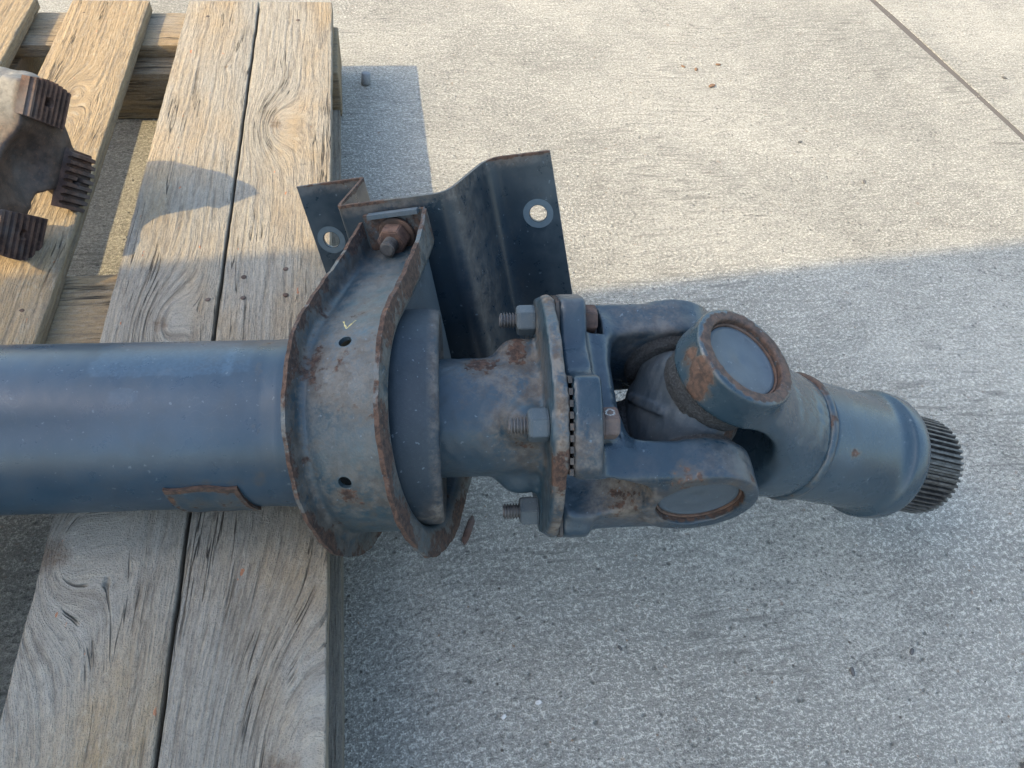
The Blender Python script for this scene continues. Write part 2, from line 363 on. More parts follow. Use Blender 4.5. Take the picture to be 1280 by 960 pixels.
def lathe(name, prof, o, ax, segs=64, up=(0, 0, 1), jit=0.0, closed=True, attrs=None, seed=0):
    """revolve [(distance along axis, radius), ...] about the axis"""
    ax, sd, u = frame(ax, up); o = np.array(o, float)
    th = np.linspace(0, 2 * np.pi, segs, endpoint=False)
    rings = []
    for s, r in prof:
        rr = r + (jit * N3(np.stack([np.cos(th) * 3 + seed, np.sin(th) * 3, np.full(segs, s * 90)], 1), 2.1) if jit else 0)
        rr = np.maximum(rr, 1e-5) if np.ndim(rr) else np.full(segs, max(rr, 1e-5))
        rings.append(o + ax * s + np.outer(np.cos(th) * rr, u) + np.outer(np.sin(th) * rr, sd))
    V = np.concatenate(rings); F = []
    n = len(prof)
    for i in range(n - 1):
        for j in range(segs):
            a = i * segs + j; b = i * segs + (j + 1) % segs
            F.append((a, b, b + segs, a + segs))
    if closed:
        F.append(tuple(range(segs))[::-1]); F.append(tuple(range((n - 1) * segs, n * segs)))
    me = mesh_np(name, V, F, True)
    if attrs:
        for an, fn in attrs.items():
            a = me.attributes.new(an, 'FLOAT', 'POINT')
            a.data.foreach_set('value', np.concatenate([np.broadcast_to(fn(s, r, th), (segs,)) for s, r in prof]).astype(np.float32))
    recalc(me); return me

def merge(name, meshes):
    bm = bmesh.new()
    for m_ in meshes: bm.from_mesh(m_)
    me = bpy.data.meshes.new(name); bm.to_mesh(me); bm.free(); return me

def solid_cut(me, cutters):
    """boolean difference, applied"""
    o = bpy.data.objects.new("work", me); COL.objects.link(o); tmp = [o]
    for c in cutters:
        co_ = bpy.data.objects.new("cutter", c); COL.objects.link(co_); tmp.append(co_)
        md = o.modifiers.new("cut", 'BOOLEAN'); md.object = co_; md.operation = 'DIFFERENCE'; md.solver = 'EXACT'
    dg = bpy.context.evaluated_depsgraph_get(); dg.update()
    res = bpy.data.meshes.new_from_object(o.evaluated_get(dg))
    for t in tmp: bpy.data.objects.remove(t)
    return res

# ---- signed distance modelling for the cast pieces
def smin(a, b, k):
    h = np.clip(0.5 + 0.5 * (b - a) / k, 0, 1); return b + (a - b) * h - k * h * (1 - h)
def smax(a, b, k): return -smin(-a, -b, k)
def sd_box(p, c, h, r):
    q = np.abs(p - np.array(c, np.float32)) - (np.array(h, np.float32) - r)
    return np.linalg.norm(np.maximum(q, 0), axis=-1) + np.minimum(q.max(-1), 0) - r
def sd_cyl(p, axis, lo, hi, rad, c=(0, 0, 0), r=0.003):
    o_ = [i for i in range(3) if i != axis]
    d = np.hypot(p[..., o_[0]] - c[o_[0]], p[..., o_[1]] - c[o_[1]]) - (rad - r)
    z = np.abs(p[..., axis] - (lo + hi) / 2) - ((hi - lo) / 2 - r)
    return np.minimum(np.maximum(d, z), 0) + np.hypot(np.maximum(d, 0), np.maximum(z, 0)) - r

def nets(fn, lo, hi, h, smooth=2):
    """surface nets over a signed distance function in local coordinates"""
    lo = np.array(lo, np.float32); hi = np.array(hi, np.float32)
    n = np.ceil((hi - lo) / h).astype(int) + 1
    ax = [lo[i] + h * np.arange(n[i], dtype=np.float32) for i in range(3)]
    P = np.stack(np.meshgrid(*ax, indexing='ij'), -1)
    D = fn(P).astype(np.float32); D[D == 0] = 1e-7
    ins = D < 0
    c = n - 1
    acc = np.zeros((*c, 3), np.float32); cnt = np.zeros(c, np.float32)
    for a in range(3):
        o_ = [i for i in range(3) if i != a]
        s0 = [slice(None)] * 3; s1 = [slice(None)] * 3; s0[a] = slice(0, -1); s1[a] = slice(1, None)
        d0 = D[tuple(s0)]; d1 = D[tuple(s1)]; cr = (d0 < 0) != (d1 < 0)
        t = np.where(cr, d0 / np.where(cr, d0 - d1, 1), 0)
        for i in (0, 1):
            for j in (0, 1):
                sl_ = [slice(None)] * 3
                sl_[o_[0]] = slice(i, i + c[o_[0]]); sl_[o_[1]] = slice(j, j + c[o_[1]])
                m_ = cr[tuple(sl_)]; tt = t[tuple(sl_)]
                cnt += m_
                acc[..., a] += np.where(m_, tt, 0); acc[..., o_[0]] += np.where(m_, i, 0); acc[..., o_[1]] += np.where(m_, j, 0)
    act = cnt > 0
    idx = np.full(c, -1, np.int64); idx[act] = np.arange(act.sum())
    ijk = np.argwhere(act)
    V = lo + h * (ijk + acc[act] / cnt[act][:, None])
    Fs = []
    for a in range(3):
        o_ = [i for i in range(3) if i != a]
        s0 = [slice(None)] * 3; s1 = [slice(None)] * 3; s0[a] = slice(0, -1); s1[a] = slice(1, None)
        for q in o_: s0[q] = slice(1, -1); s1[q] = slice(1, -1)
        i0 = ins[tuple(s0)]; i1 = ins[tuple(s1)]
        e = np.argwhere(i0 != i1)
        if not len(e): continue
        fl = i0[tuple(e.T)]
        e = e.copy()
        for q in o_: e[:, q] += 1
        def cell(d0, d1):
            t = e.copy(); t[:, o_[0]] += d0; t[:, o_[1]] += d1; return idx[tuple(t.T)]
        q = np.stack([cell(-1, -1), cell(0, -1), cell(0, 0), cell(-1, 0)], 1)
        if a == 1: fl = ~fl
        q[~fl] = q[~fl][:, ::-1]
        Fs.append(q)
    F = np.concatenate(Fs)
    for _ in range(smooth):
        sm = np.zeros_like(V); k_ = np.zeros(len(V), np.float32)
        for i in range(4):
            a, b = F[:, i], F[:, (i + 1) % 4]
            np.add.at(sm, a, V[b]); np.add.at(k_, a, 1); np.add.at(sm, b, V[a]); np.add.at(k_, b, 1)
        V = V * 0.5 + 0.5 * sm / k_[:, None]
    return V, F

def blobs(V, spots):
    """ragged patches: (centre, radius, strength) in the same coordinates as V"""
    r = np.zeros(len(V))
    for c, rad, st in spots:
        d = np.linalg.norm(V - np.array(c), axis=1) / rad
        r = np.maximum(r, st * np.clip(1.6 - 1.3 * d, 0, 1))
    return r

def cast(name, fn, lo, hi, h, B, O, mat, parent, spots=(), pale=None, smooth=1, label=None, dirt=None):
    """B rows are the local axes in the world, O the local origin"""
    V, F = nets(fn, lo, hi, h, smooth)
    rust = blobs(V, spots)
    W = V @ np.array(B) + np.array(O)
    at = {'rust': rust}
    if pale is not None: at['pale'] = pale(V)
    if dirt is not None: at['dirt'] = dirt(V)
    return part(name, mesh_np(name, W, F, True, at), mat, parent, label=label)

def hexnut(name, o, ax, af, h, turn=0.0, washer=0.0):
    """hexagon with turned-down corners"""
    ax, sd, u = frame(ax); o = np.array(o, float); r = af / math.sqrt(3)
    V = []; F = []
    def ring(z, rad, n=6, t0=0.0):
        i0 = len(V)
        for i in range(n):
            t = turn + t0 + i * 2 * np.pi / n
            V.append(o + ax * z + u * rad * np.cos(t) + sd * rad * np.sin(t))
        return list(range(i0, i0 + n))
    rs = [ring(0.0, r * .93), ring(h * .10, r), ring(h * .86, r), ring(h, r * .86)]
    for a, b in zip(rs[:-1], rs[1:]):
        for i in range(6): F.append((a[i], a[(i + 1) % 6], b[(i + 1) % 6], b[i]))
    F.append(tuple(rs[0][::-1])); F.append(tuple(rs[-1]))
    me = mesh_np(name, V, F, False); recalc(me)
    bm = bmesh.new(); bm.from_mesh(me)
    bmesh.ops.bevel(bm, geom=list(bm.edges), offset=af * .03, segments=2, affect='EDGES')
    bm.to_mesh(me); bm.free()
    if washer:
        me = merge(name, [me, lathe(name + "w", [(-washer, af * .62), (-washer, af * .66), (-0.0004, af * .66), (0.001, af * .58)], o, ax, 40)])
    return me

def thread(name, o, ax, r, length, pitch=0.0030):
    prof = [(0, r * .8)]; s = 0
    while s < length:
        prof += [(s + pitch * .1, r), (s + pitch * .4, r), (s + pitch * .6, r * .76), (s + pitch * .9, r * .76)]; s += pitch
    prof += [(length + .0005, r * .8)]
    return lathe(name, prof, o, ax, 28)

# ================================================================== ground
# two cast slabs with a filled joint between them
J0 = np.array([1.3438, 1.9754]); J1 = np.array([1.3876, 1.3029]); jd = (J1 - J0) / np.linalg.norm(J1 - J0)
def joint_edge(side, n=160):
    jn = np.array([-jd[1], jd[0]]) * side
    pts = []
    for t in np.linspace(-14, 14, n):
        w = 0.0088 + 0.0020 * math.sin(t * 9.0) + 0.0013 * math.sin(t * 31 + side)
        pts.append(J0 + jd * t + np.array([1, 0.05]) * 0.006 * math.sin(t * 2.2 + .6) + jn * w)
    return pts
def slab(name, side, far):
    e = joint_edge(side); n = len(e); V = []; F = []
    for lev, (x_in, z) in enumerate(((0.0, -0.02), (0.0, -0.0006), (0.0016, 0.0))):
        for p in e:
            q = p + np.array([-jd[1], jd[0]]) * side * x_in; V.append((q[0], q[1], z))
    for p in e: V.append((far, p[1], 0.0))
    for l in range(3):
        for i in range(n - 1):
            a = l * n + i; F.append((a, a + 1, a + n + 1, a + n))
    me = mesh_np(name, V, F, False); recalc(me)
    up = sum(p.normal.z * p.area for p in me.polygons)
    if up < 0: me.flip_normals()
    o = part(name, me, M['concrete']); o['kind'] = 'structure'; return o
jn = np.array([-jd[1], jd[0]])
slab("concrete_yard", 1 if jn[0] < 0 else -1, -26.0)
slab("concrete_yard", -1 if jn[0] < 0 else 1, 26.0)
fl_ = mesh_np("joint_filler", [(*(J0 + jd * t + jn * w), -0.0009 + 0.0003 * math.sin(t * 13)) for t in np.linspace(-14, 14, 120) for w in (-.014, .014)],
              [(2 * i, 2 * i + 1, 2 * i + 3, 2 * i + 2) for i in range(119)], True)
if sum(p.normal.z for p in fl_.polygons) < 0: fl_.flip_normals()
o = part("joint_filler", fl_, M['sealant']); o['kind'] = 'structure'
g = mesh_np("ground", [(-120, -120, -.03), (120, -120, -.03), (120, 120, -.03), (-120, 120, -.03)], [(0, 1, 2, 3)], False)
o = part("ground", g, M['concrete']); o['kind'] = 'structure'

# unseen block, added so its corner throws the shade over the near half of the scene
k = NT("blocker_render"); v = k.coord(); g = k.noise(v, 3, 5); M['render'] = k.out(k.mix(g, (0.60, 0.595, 0.58), (0.70, 0.695, 0.68)), 0.85, k.bump(k.noise(v, 120, 3), 0.3, 0.003))  # near-white so the added block bounces light into the shade
k = NT("blocker_glass"); M['glass'] = k.out((0.03, 0.04, 0.05), 0.08)
k = NT("blocker_trim"); M['trim'] = k.out((0.22, 0.23, 0.24), 0.5, None, 0.3)
BX, BY = -2.6, 0.642
blocker = thing("shade_blocker", "added pale block, out of view, whose corner shades the near half of the yard", "light_blocker", (BX, BY, 0))
blocker.rotation_euler = (0, 0, R(14))
part("blocker_wall", box_me("blocker_wall", (BX - 3.2, BY - 1.7, -0.02), (BX, BY, 3.4), 0.01), M['render'], blocker)
part("blocker_top", box_me("blocker_top", (BX - 3.25, BY - 1.75, 3.403), (BX + .0, BY, 3.5), 0.01), M['trim'], blocker)
for i in range(1):
    y0 = BY - 1.25
    w = part("blocker_window", box_me("blocker_window", (BX - .03, y0, 1.2), (BX + .012, y0 + .8, 2.3), 0.004), M['trim'], blocker)  # made-up opening on the added block
    part("blocker_pane", box_me("blocker_pane", (BX + .0125, y0 + .06, 1.26), (BX + .02, y0 + .74, 2.24), 0.001), M['glass'], w)

# ================================================================== pallet
pal = thing("wooden_pallet", "weathered timber pallet carrying the grey-blue propeller shaft", "pallet", (-0.4, 0.8, 0))
Y0, Y1 = -0.06, 1.617
BT = 0.022
WD = wood("weathered_board_d", [(-.171, 1.174, .024, .045), (-.122, .175, .042, .085), (-.19, .50, .008, .008)], 1.3, 0.43)
WC = wood("weathered_board_c", [(-.29, .725, .022, .04), (-.350, .415, .036, .07), (-.265, 1.36, .008, .008)], 4.7, 0.42)
WB = wood("weathered_board_b", [(-.506, 1.271, .018, .045)], 8.2, 0.72, warp=1.5)
WA = wood("weathered_board_a", [(-.70, 1.2, .03, .05)], 6.1, 0.75)
WS = wood("stringer_timber", [(-.45 * 0 + 1.55, .3, .03, .04)], 2.2, 0.62, along='X')
WK = wood("block_timber", [], 9.4, 0.75, along='X', dark=0.12)
WL = wood("base_timber", [], 3.4, 0.45, dark=0.35)
for nm, x0, x1, m, z_, lab in (("A", -.785, -.634, WA, 0.007, None), ("B", -.571, -.431, WB, 0.0006, "deck board with the swirling grain, gaps on both sides"),
                               ("C", -.358, -.2252, WC, 0.0, "deck board with a dark knot just below the tube"), ("D", -.2215, -.082, WD, -0.0008, "outermost deck board beside the bare concrete")):
    me = box_me("deck_board", (x0, Y0 + random.uniform(-.004, .004), DECK - BT + .0002 + z_), (x1, Y1 + random.uniform(-.004, .004), DECK + z_), 0.0022, 0.0009, 4, 190, ord(nm))
    part("deck_board", me, m, pal, label=lab)
for y0, y1 in ((1.483, 1.612), (.712, .8475), (-.05, .08)):
    part("stringer_board", box_me("stringer_board", (-.79, y0, .097), (-.084, y1, DECK - BT - .0006), 0.002, 0.0012, 60, 3, y0), WS, pal)
    for x0, x1 in ((-.79, -.65), (-.50, -.36), (-.215, -.075)):
        yy = y0 - .06 if y0 > 1 else y0
        part("block", box_me("block", (x0, yy, .0225), (x1, y1 - .004, .0965), 0.003, 0.0016, 12, 12, x0 + y0), WK, pal)
for x0, x1 in ((-.785, -.66), (-.18, -.079)):
    part("base_board", box_me("base_board", (x0, Y0, .0008), (x1, 1.42, .0215), 0.0015, 0.0010, 3, 120, x0), WL, pal)
part("base_board", box_me("base_board", (-.79, 1.4305, .0008), (-.076, 1.532, .0221), 0.0015, 0.0010, 60, 3, 2), WS, pal)
# nails: head and a rusty stain round it
def nail(x, y):
    z = DECK + 0.0002 + random.uniform(-.0004, .0004)
    me = lathe("nail", [(-.02, .0016), (-.001, .0018), (-.0006, .0034), (.0000, .0037), (.0004, .0030), (.0005, .0005)], (x, y, z), (random.uniform(-.12, .12), random.uniform(-.12, .12), 1), 14, up=(0, 1, 0))
    part("nail", me, M['rust'], pal)
for x, y in ((-.195, .806), (-.193, .766), (-.141, .819), (-.139, .767), (-.237, .765), (-.147, 1.537),
             (-.316, 1.55), (-.54, 1.56), (-.46, .76), (-.67, 1.53)): nail(x, y)

# ================================================================== propeller shaft
P0 = np.array([-.1120, .4865, .2345]); es = np.array([1, -.075, .026]); es /= np.linalg.norm(es)
en = np.array([0, -1, 0.]) + es * es[1]; en /= np.linalg.norm(en)
eu = np.cross(en, es); eu *= np.sign(eu[2])
def L(s, n, u): return P0 + es * s + en * n + eu * u
def ring_dir(deg): return en * math.sin(R(deg)) + eu * math.cos(R(deg))
shaft = thing("propeller_shaft", "slate-blue truck propeller shaft lying across the pallet with its joint and splined end overhanging", "driveshaft", tuple(L(-.2, 0, -.083)))

# --- tube
TR = 0.083
def tube_prof():
    p = [(-.62, TR - .004), (-.62, TR)]
    p += [(s, TR) for s in np.arange(-.61, -.008, .004)]
    p += [(-.006, TR), (-.003, TR + .0004), (.0, TR + .0005), (.004, TR + .0010), (.008, TR + .0013), (.012, TR + .0010), (.016, TR + .0012), (.024, TR + .001), (.05, TR), (.09, TR - .008), (.12, .066)]
    return p
def th_deg(th): return np.degrees((-th + np.pi) % (2 * np.pi) - np.pi)      # 0 = up, + towards the camera side
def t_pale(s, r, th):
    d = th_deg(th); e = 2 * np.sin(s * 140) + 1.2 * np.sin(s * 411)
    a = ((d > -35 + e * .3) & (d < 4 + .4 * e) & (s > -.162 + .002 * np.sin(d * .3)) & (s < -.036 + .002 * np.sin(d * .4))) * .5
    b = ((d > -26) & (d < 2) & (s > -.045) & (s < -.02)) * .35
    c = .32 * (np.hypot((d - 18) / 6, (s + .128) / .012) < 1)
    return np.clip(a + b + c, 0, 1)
def t_rust(s, r, th):
    d = th_deg(th)
    return np.clip(.45 * np.exp(-((s + .07) / .05) ** 2 - ((d - 78) / 6) ** 2) + .3 * np.exp(-((s + .012) / .008) ** 2), 0, 1)
# the tube frame: up = eu, side chosen so that angle grows towards the camera
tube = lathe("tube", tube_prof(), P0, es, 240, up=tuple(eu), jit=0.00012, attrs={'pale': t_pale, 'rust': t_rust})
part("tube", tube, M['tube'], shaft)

# --- balance weight: curved plate welded on the near lower side
V = []; ns, na = 22, 18
for lay in (TR + .0001, TR + .0034):
    for i in range(ns):
        for j in range(na):
            fs = i / (ns - 1); fa = j / (na - 1)
            s = -.1 + fs * .066 + (fa * .012 if fs < .5 else fa * .010) * (1 if fs > .5 else .6)
            d = 80 + fa * 38 + 1.0 * math.sin(fs * 9)
            dr = ring_dir(d); V.append(P0 + es * s + dr * (lay + .0004 * math.sin(fs * 17 + fa * 5)))
F = []
for i in range(ns - 1):
    for j in range(na - 1):
        a = i * na + j; b = ns * na + a
        F.append((a, a + 1, a + na + 1, a + na)); F.append((b, b + na, b + na + 1, b + 1))
per = [i * na for i in range(ns)] + [(ns - 1) * na + j for j in range(1, na)] + [i * na + na - 1 for i in range(ns - 2, -1, -1)] + [j for j in range(na - 2, 0, -1)]
for a, b in zip(per, per[1:] + per[:1]): F.append((a, b, b + ns * na, a + ns * na))
rs = []
for i_, v_ in enumerate(V):
    j = i_ % na; i = (i_ // na) % ns
    rs.append(.85 if j < 2 else (.55 if i in (0, 1, ns - 2, ns - 1) or j > na - 3 else .20))
me = mesh_np("balance_weight", V, F, True, {'rust': rs}); recalc(me)
part("balance_weight", me, M['hub'], shaft, sharp=40)

# --- centre bearing: strap, rubber mount and hat-shaped mounting plate, hanging skewed on the shaft
CB = np.array([-.012, .4817, .2367])
bx = np.array([.9365, -.2096, .2812]); bd = np.array([.2035, -.3283, -.9224]); bn = np.array([-.2856, -.9210, .2648])
def Q(w, d, n): return CB + bx * w + bd * d + bn * n
RF, HF, TH = 0.1135, 0.0245, 0.0042        # floor radius, flange height, sheet thickness
W0, W1 = -.0392, .0424
def strap_path():
    """(d, n, outward d, outward n, parameter)"""
    out = []
    for n in np.linspace(-.168, -.004, 34): out.append((-1.0, n, -1.0, 0.0))
    for a in np.linspace(-90, 90, 110): out.append((math.sin(R(a)), None, math.sin(R(a)), math.cos(R(a))))
    for n in np.linspace(-.004, -.150, 30): out.append((1.0, n, 1.0, 0.0))
    return out
path = strap_path(); NP = len(path)
def strap_section(t, k):
    """closed outline (w, radial height above the floor); flanges turned outward, edges eaten by rust"""
    jl = .0007 * math.sin(k * .31) + .0005 * math.sin(k * .83 + 1) + .00025 * math.sin(k * 2.1)
    jr = .0009 * math.sin(k * .27 + 2) + .0006 * math.sin(k * .91) + .0003 * math.sin(k * 2.3 + .4)
    hl = HF + jl; hr = HF + .002 + jr
    e = max(0.0, (30 - k) / 30) ** 2                 # the mouth narrows and deepens towards the bolt
    a, b = W0 + .004 * e, W1 - .006 * e
    hl += .010 * e; hr += .014 * e
    r = .007
    up = [(a, hl), (a, r)] + [(a + r - r * math.cos(q), r - r * math.sin(q)) for q in np.linspace(.3, 1.5708, 5)]
    fl = [(a + (b - a) * f, .0006 * math.sin(f * 3.14)) for f in np.linspace(.14, .86, 9)]
    dn = [(b - r + r * math.cos(q), r - r * math.sin(q)) for q in np.linspace(1.5708, .3, 5)] + [(b, r), (b, hr)]
    outer = up + fl + dn
    t_ = TH
    r2 = r + 0
    inn = [(b + t_, hr - .0005), (b + t_, r - .002), (b + t_ - .002, -.001), (b - r + .004, -t_)] + [(a + (b - a) * f, -t_) for f in np.linspace(.80, .20, 6)] + [(a + r - .004, -t_), (a - t_ + .002, -.001), (a - t_, r - .002), (a - t_, hl - .0005)]
    return outer + inn
V = []; rust = []; pale = []; dirt = []
for k, (pd, pn, od, on) in enumerate(path):
    sec = strap_section(0, k); ms = len(sec)
    for q, (w, h) in enumerate(sec):
        if pn is None: d, n = od * (RF + h), on * (RF + h)
        else: d, n = od * (RF + h), pn
        V.append(Q(w, d, n))
        frac = h / HF
        edge = .85 if frac > .93 else (.58 if (w > W1 - .002 and frac > .1) else (.28 if w < W0 + .012 else .18))
        wv = .5 + .5 * math.sin(k * .19 + 1 + (2 if w > 0 else 0)) * math.sin(k * .071 + .4); edge *= .36 + .78 * wv
        dirt.append(.85 if (w > W1 - .002 and frac > .05) else (.7 if w < W0 + .003 else (.5 if frac > .5 else .15)))
        ang = math.degrees(math.atan2(od, on)) if pn is None else (-90 if od < 0 else 90)
        if W0 + .008 < w < W1 - .004 and frac < .2:
            dirt[-1] = .25 + .6 * math.exp(-((ang + 66) / 26) ** 2) * (1 - .6 * (w - W0) / (W1 - W0)) + .4 * math.exp(-((ang - 2) / 14) ** 2)
            edge = .10 + .45 * math.exp(-((ang + 62) / 20) ** 2) * (1 - (w - W0) / (W1 - W0)) + .36 * math.exp(-((ang - 2) / 9) ** 2 - ((w + .004) / .016) ** 2)
        rust.append(edge); pale.append(.55 * math.exp(-((ang + 74) / 7) ** 2) if -.004 < w < .03 and frac < .2 else 0)
F = []
for k in range(NP - 1):
    for q in range(ms):
        a = k * ms + q; b = k * ms + (q + 1) % ms
        F.append((a, b, b + ms, a + ms))
F.append(tuple(range(ms))[::-1]); F.append(tuple(range((NP - 1) * ms, NP * ms)))
me = mesh_np("bearing_strap", V, F, True, {'rust': rust, 'pale': pale, 'dirt': dirt}); recalc(me)
cut = []
for w, a in ((-.002, -74.), (-.006, -6.)):
    dr = bd * math.sin(R(a)) + bn * math.cos(R(a))
    cut.append(lathe("c", [(RF - .02, .0062), (RF + .02, .0062)], Q(w, 0, 0), dr, 24, up=(0.3, .2, .9)))
me = solid_cut(me, cut)
strap = part("bearing_strap", me, M['strap'], shaft, sharp=50)
# turned-out foot of the strap under the bolt, and a bright weld strip on it
ft = mesh_np("strap_foot", [Q(w, d, n) for w in (W0 + .004, W1 - .006) for d in (-RF + .002, -RF - .040) for n in (-.1770, -.1722)],
             [(0, 1, 3, 2), (4, 6, 7, 5), (0, 4, 5, 1), (2, 3, 7, 6), (0, 2, 6, 4), (1, 5, 7, 3)], False, {'rust': [.6] * 8}); recalc(ft)
part("strap_foot", ft, M['strap'], strap)
lip = mesh_np("weld_strip", [Q(w, d, n) for w in (W0 + .012, W1 - .012) for d in (-RF - .0375, -RF - .0425) for n in (-.1718, -.1640)],
              [(0, 1, 3, 2), (4, 6, 7, 5), (0, 4, 5, 1), (2, 3, 7, 6), (0, 2, 6, 4), (1, 5, 7, 3)], False, {'pale': [.9] * 8, 'dirt': [.5] * 8}); recalc(lip)
part("weld_strip", lip, M['hub'], strap)
# yellow crayon V on the strap beside the upper hole
def on_strap(w, a, h=.0006): return Q(w, (RF + h) * math.sin(R(a)), (RF + h) * math.cos(R(a)))
def stroke(p, q, wd, n=6):
    V_ = []; 
    for i in range(n):
        f = i / (n - 1); w = p[0] + (q[0] - p[0]) * f; a = p[1] + (q[1] - p[1]) * f
        ww = wd * (.7 + .5 * math.sin(i * 2.1 + 1))
        V_ += [on_strap(w - ww, a), on_strap(w + ww, a)]
    return mesh_np("stroke", V_, [(2 * i, 2 * i + 1, 2 * i + 3, 2 * i + 2) for i in range(n - 1)], True)
part("crayon_mark", merge("crayon_mark", [stroke((-.0125, -90), (-.0055, -83.0), .0011), stroke((.001, -91.5), (-.0055, -83.0), .0010)]), M['yellow'], strap)

# rubber mount inside the strap
V = []; rr = .1085
outl = [(-rr, -.170), (-rr, -.08)] + [(rr * math.sin(R(a)), rr * math.cos(R(a))) for a in np.linspace(-90, 90, 60)] + [(rr, -.08), (rr, -.150)]
ws = [(-.030, .2), (-.026, .13), (.010, .10), (.016, 0), (.0255, .0), (.028, .025)]
nO = len(outl)
for w, sh in ws:
    for d, n in outl: V.append(Q(w, d * (1 - sh), n * (1 - sh) if n > 0 else n))
F = []
for i in range(len(ws) - 1):
    for j in range(nO):
        a = i * nO + j; b = i * nO + (j + 1) % nO; F.append((a, b, b + nO, a + nO))
F.append(tuple(range(nO))[::-1]); F.append(tuple(range((len(ws) - 1) * nO, len(ws) * nO)))
me = mesh_np("rubber_mount", V, F, True); recalc(me); part("rubber_mount", me, M['shield'], shaft, sharp=35)

# mounting plate: hat section, two flanges with bolt holes
def hat():
    far, near = -.2787, -.1806
    pts = [(-.1518, far), (-.0638, far), (-.0638, near), (.0655, near), (.0897, far), (.1677, far)]
    rad = [0, .006, .008, .016, .018, 0]
    out = []
    for i, (p, r_) in enumerate(zip(pts, rad)):
        p = np.array(p)
        if not r_: out.append(p); continue
        a = np.array(pts[i - 1]) - p; b = np.array(pts[i + 1]) - p; a /= np.linalg.norm(a); b /= np.linalg.norm(b)
        for f in np.linspace(0, 1, 9):
            out.append(p + a * r_ * (1 - f) ** 2 + b * r_ * f ** 2)
    return np.array(out)
hp = hat()
tg = np.gradient(hp, axis=0); tg /= np.linalg.norm(tg, axis=1)[:, None]; nrm = np.stack([-tg[:, 1], tg[:, 0]], 1)
fine = []
t_pl = .0038
prof_pl = np.concatenate([hp + nrm * t_pl / 2, (hp - nrm * t_pl / 2)[::-1]]); npf = len(prof_pl)
V = []; rust = []; pgrey = []; rows = np.concatenate([[-.166, -.1645, -.162, -.158], np.linspace(-.15, .15, 20)])
for k, d in enumerate(rows):
    for x, n in prof_pl:
        dd = d + (.0006 * math.sin(x * 160) if k < 3 else 0)
        lim = .085 if x < -.06 else .15
        dd = min(dd, lim + (dd - lim) * .001 if dd > lim else dd)
        V.append(Q(x, dd, n)); pgrey.append(.42 * math.exp(-((x - .074) / .012) ** 2) + (.5 if k < 4 else .0)); rust.append((1.0 if k < 2 else (.55 if k == 2 else (.3 if k == 3 else .05))) * (.55 + .45 * math.sin(x * 61 + 1.2 * math.sin(x * 143))))  # greyer band down the right-hand web and along the top edge
F = []
for k in range(len(rows) - 1):
    for j in range(npf):
        a = k * npf + j; b = k * npf + (j + 1) % npf; F.append((a, b, b + npf, a + npf))
for base in (0, (len(rows) - 1) * npf):
    h_ = npf // 2
    for j in range(h_ - 1):
        F.append((base + j, base + j + 1, base + npf - 2 - j, base + npf - 1 - j))
me = mesh_np("mounting_plate", V, F, True, {'rust': rust, 'dirt': pgrey}); recalc(me)
holes = [(.1419, -.0921), (-.1291, -.0920)]
me = solid_cut(me, [lathe("c", [(-.02, .0105), (.02, .0105)], Q(x, d, -.2787), bn, 32, up=(.9, .1, .2)) for x, d in holes])
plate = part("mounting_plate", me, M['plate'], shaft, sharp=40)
for x, d in holes:
    rm_ = lathe("bolt_mark", [(.0021, .0112), (.0022, .0185)], Q(x, d, -.2787), bn, 40, up=(.9, .1, .2), closed=False)
    part("bolt_mark", rm_, M['ring'], plate)

# bracket bolt: washer, nut and stud pointing back at the viewer
bo = Q(-.001, -.1285, -.1718); bax = bn + bx * -.10 + bd * .10; bax /= np.linalg.norm(bax)
bb = part("bracket_bolt", thread("bracket_bolt", bo, bax, .0085, .035), M['thread'], shaft, sharp=30)
part("washer", lathe("washer", [(0, .0195), (.0005, .0205), (.0028, .0205), (.0034, .0195), (.0034, .009)], bo, bax, 40, jit=.0004), M['rust'], bb)
part("nut", hexnut("nut", bo + bax * .0036, bax, .0305, .0175, .35), M['rust_red'], bb)

# --- dust shield (deep dish beside the strap)
dsh = lathe("dust_shield", [(-.034, .085), (-.030, .100), (-.022, .1075), (-.012, .1085), (.012, .1085), (.0195, .1080), (.0225, .1065), (.0238, .104), (.0238, .101), (.0215, .0985), (.0215, .05)], L(.132, 0, .004), es * .93 + bx * .07, 160, up=tuple(eu), jit=.0004,
            attrs={'rust': lambda s, r, th: np.clip(.3 * (s > .02) + 0 * th, 0, 1), 'dirt': lambda s, r, th: np.clip(.9 * np.exp(-((th_deg(th) - 100) / 13) ** 2) * (s > .0) + (.6 if s > .018 else 0), 0, 1)})
part("dust_shield", dsh, M['shield'], shaft)

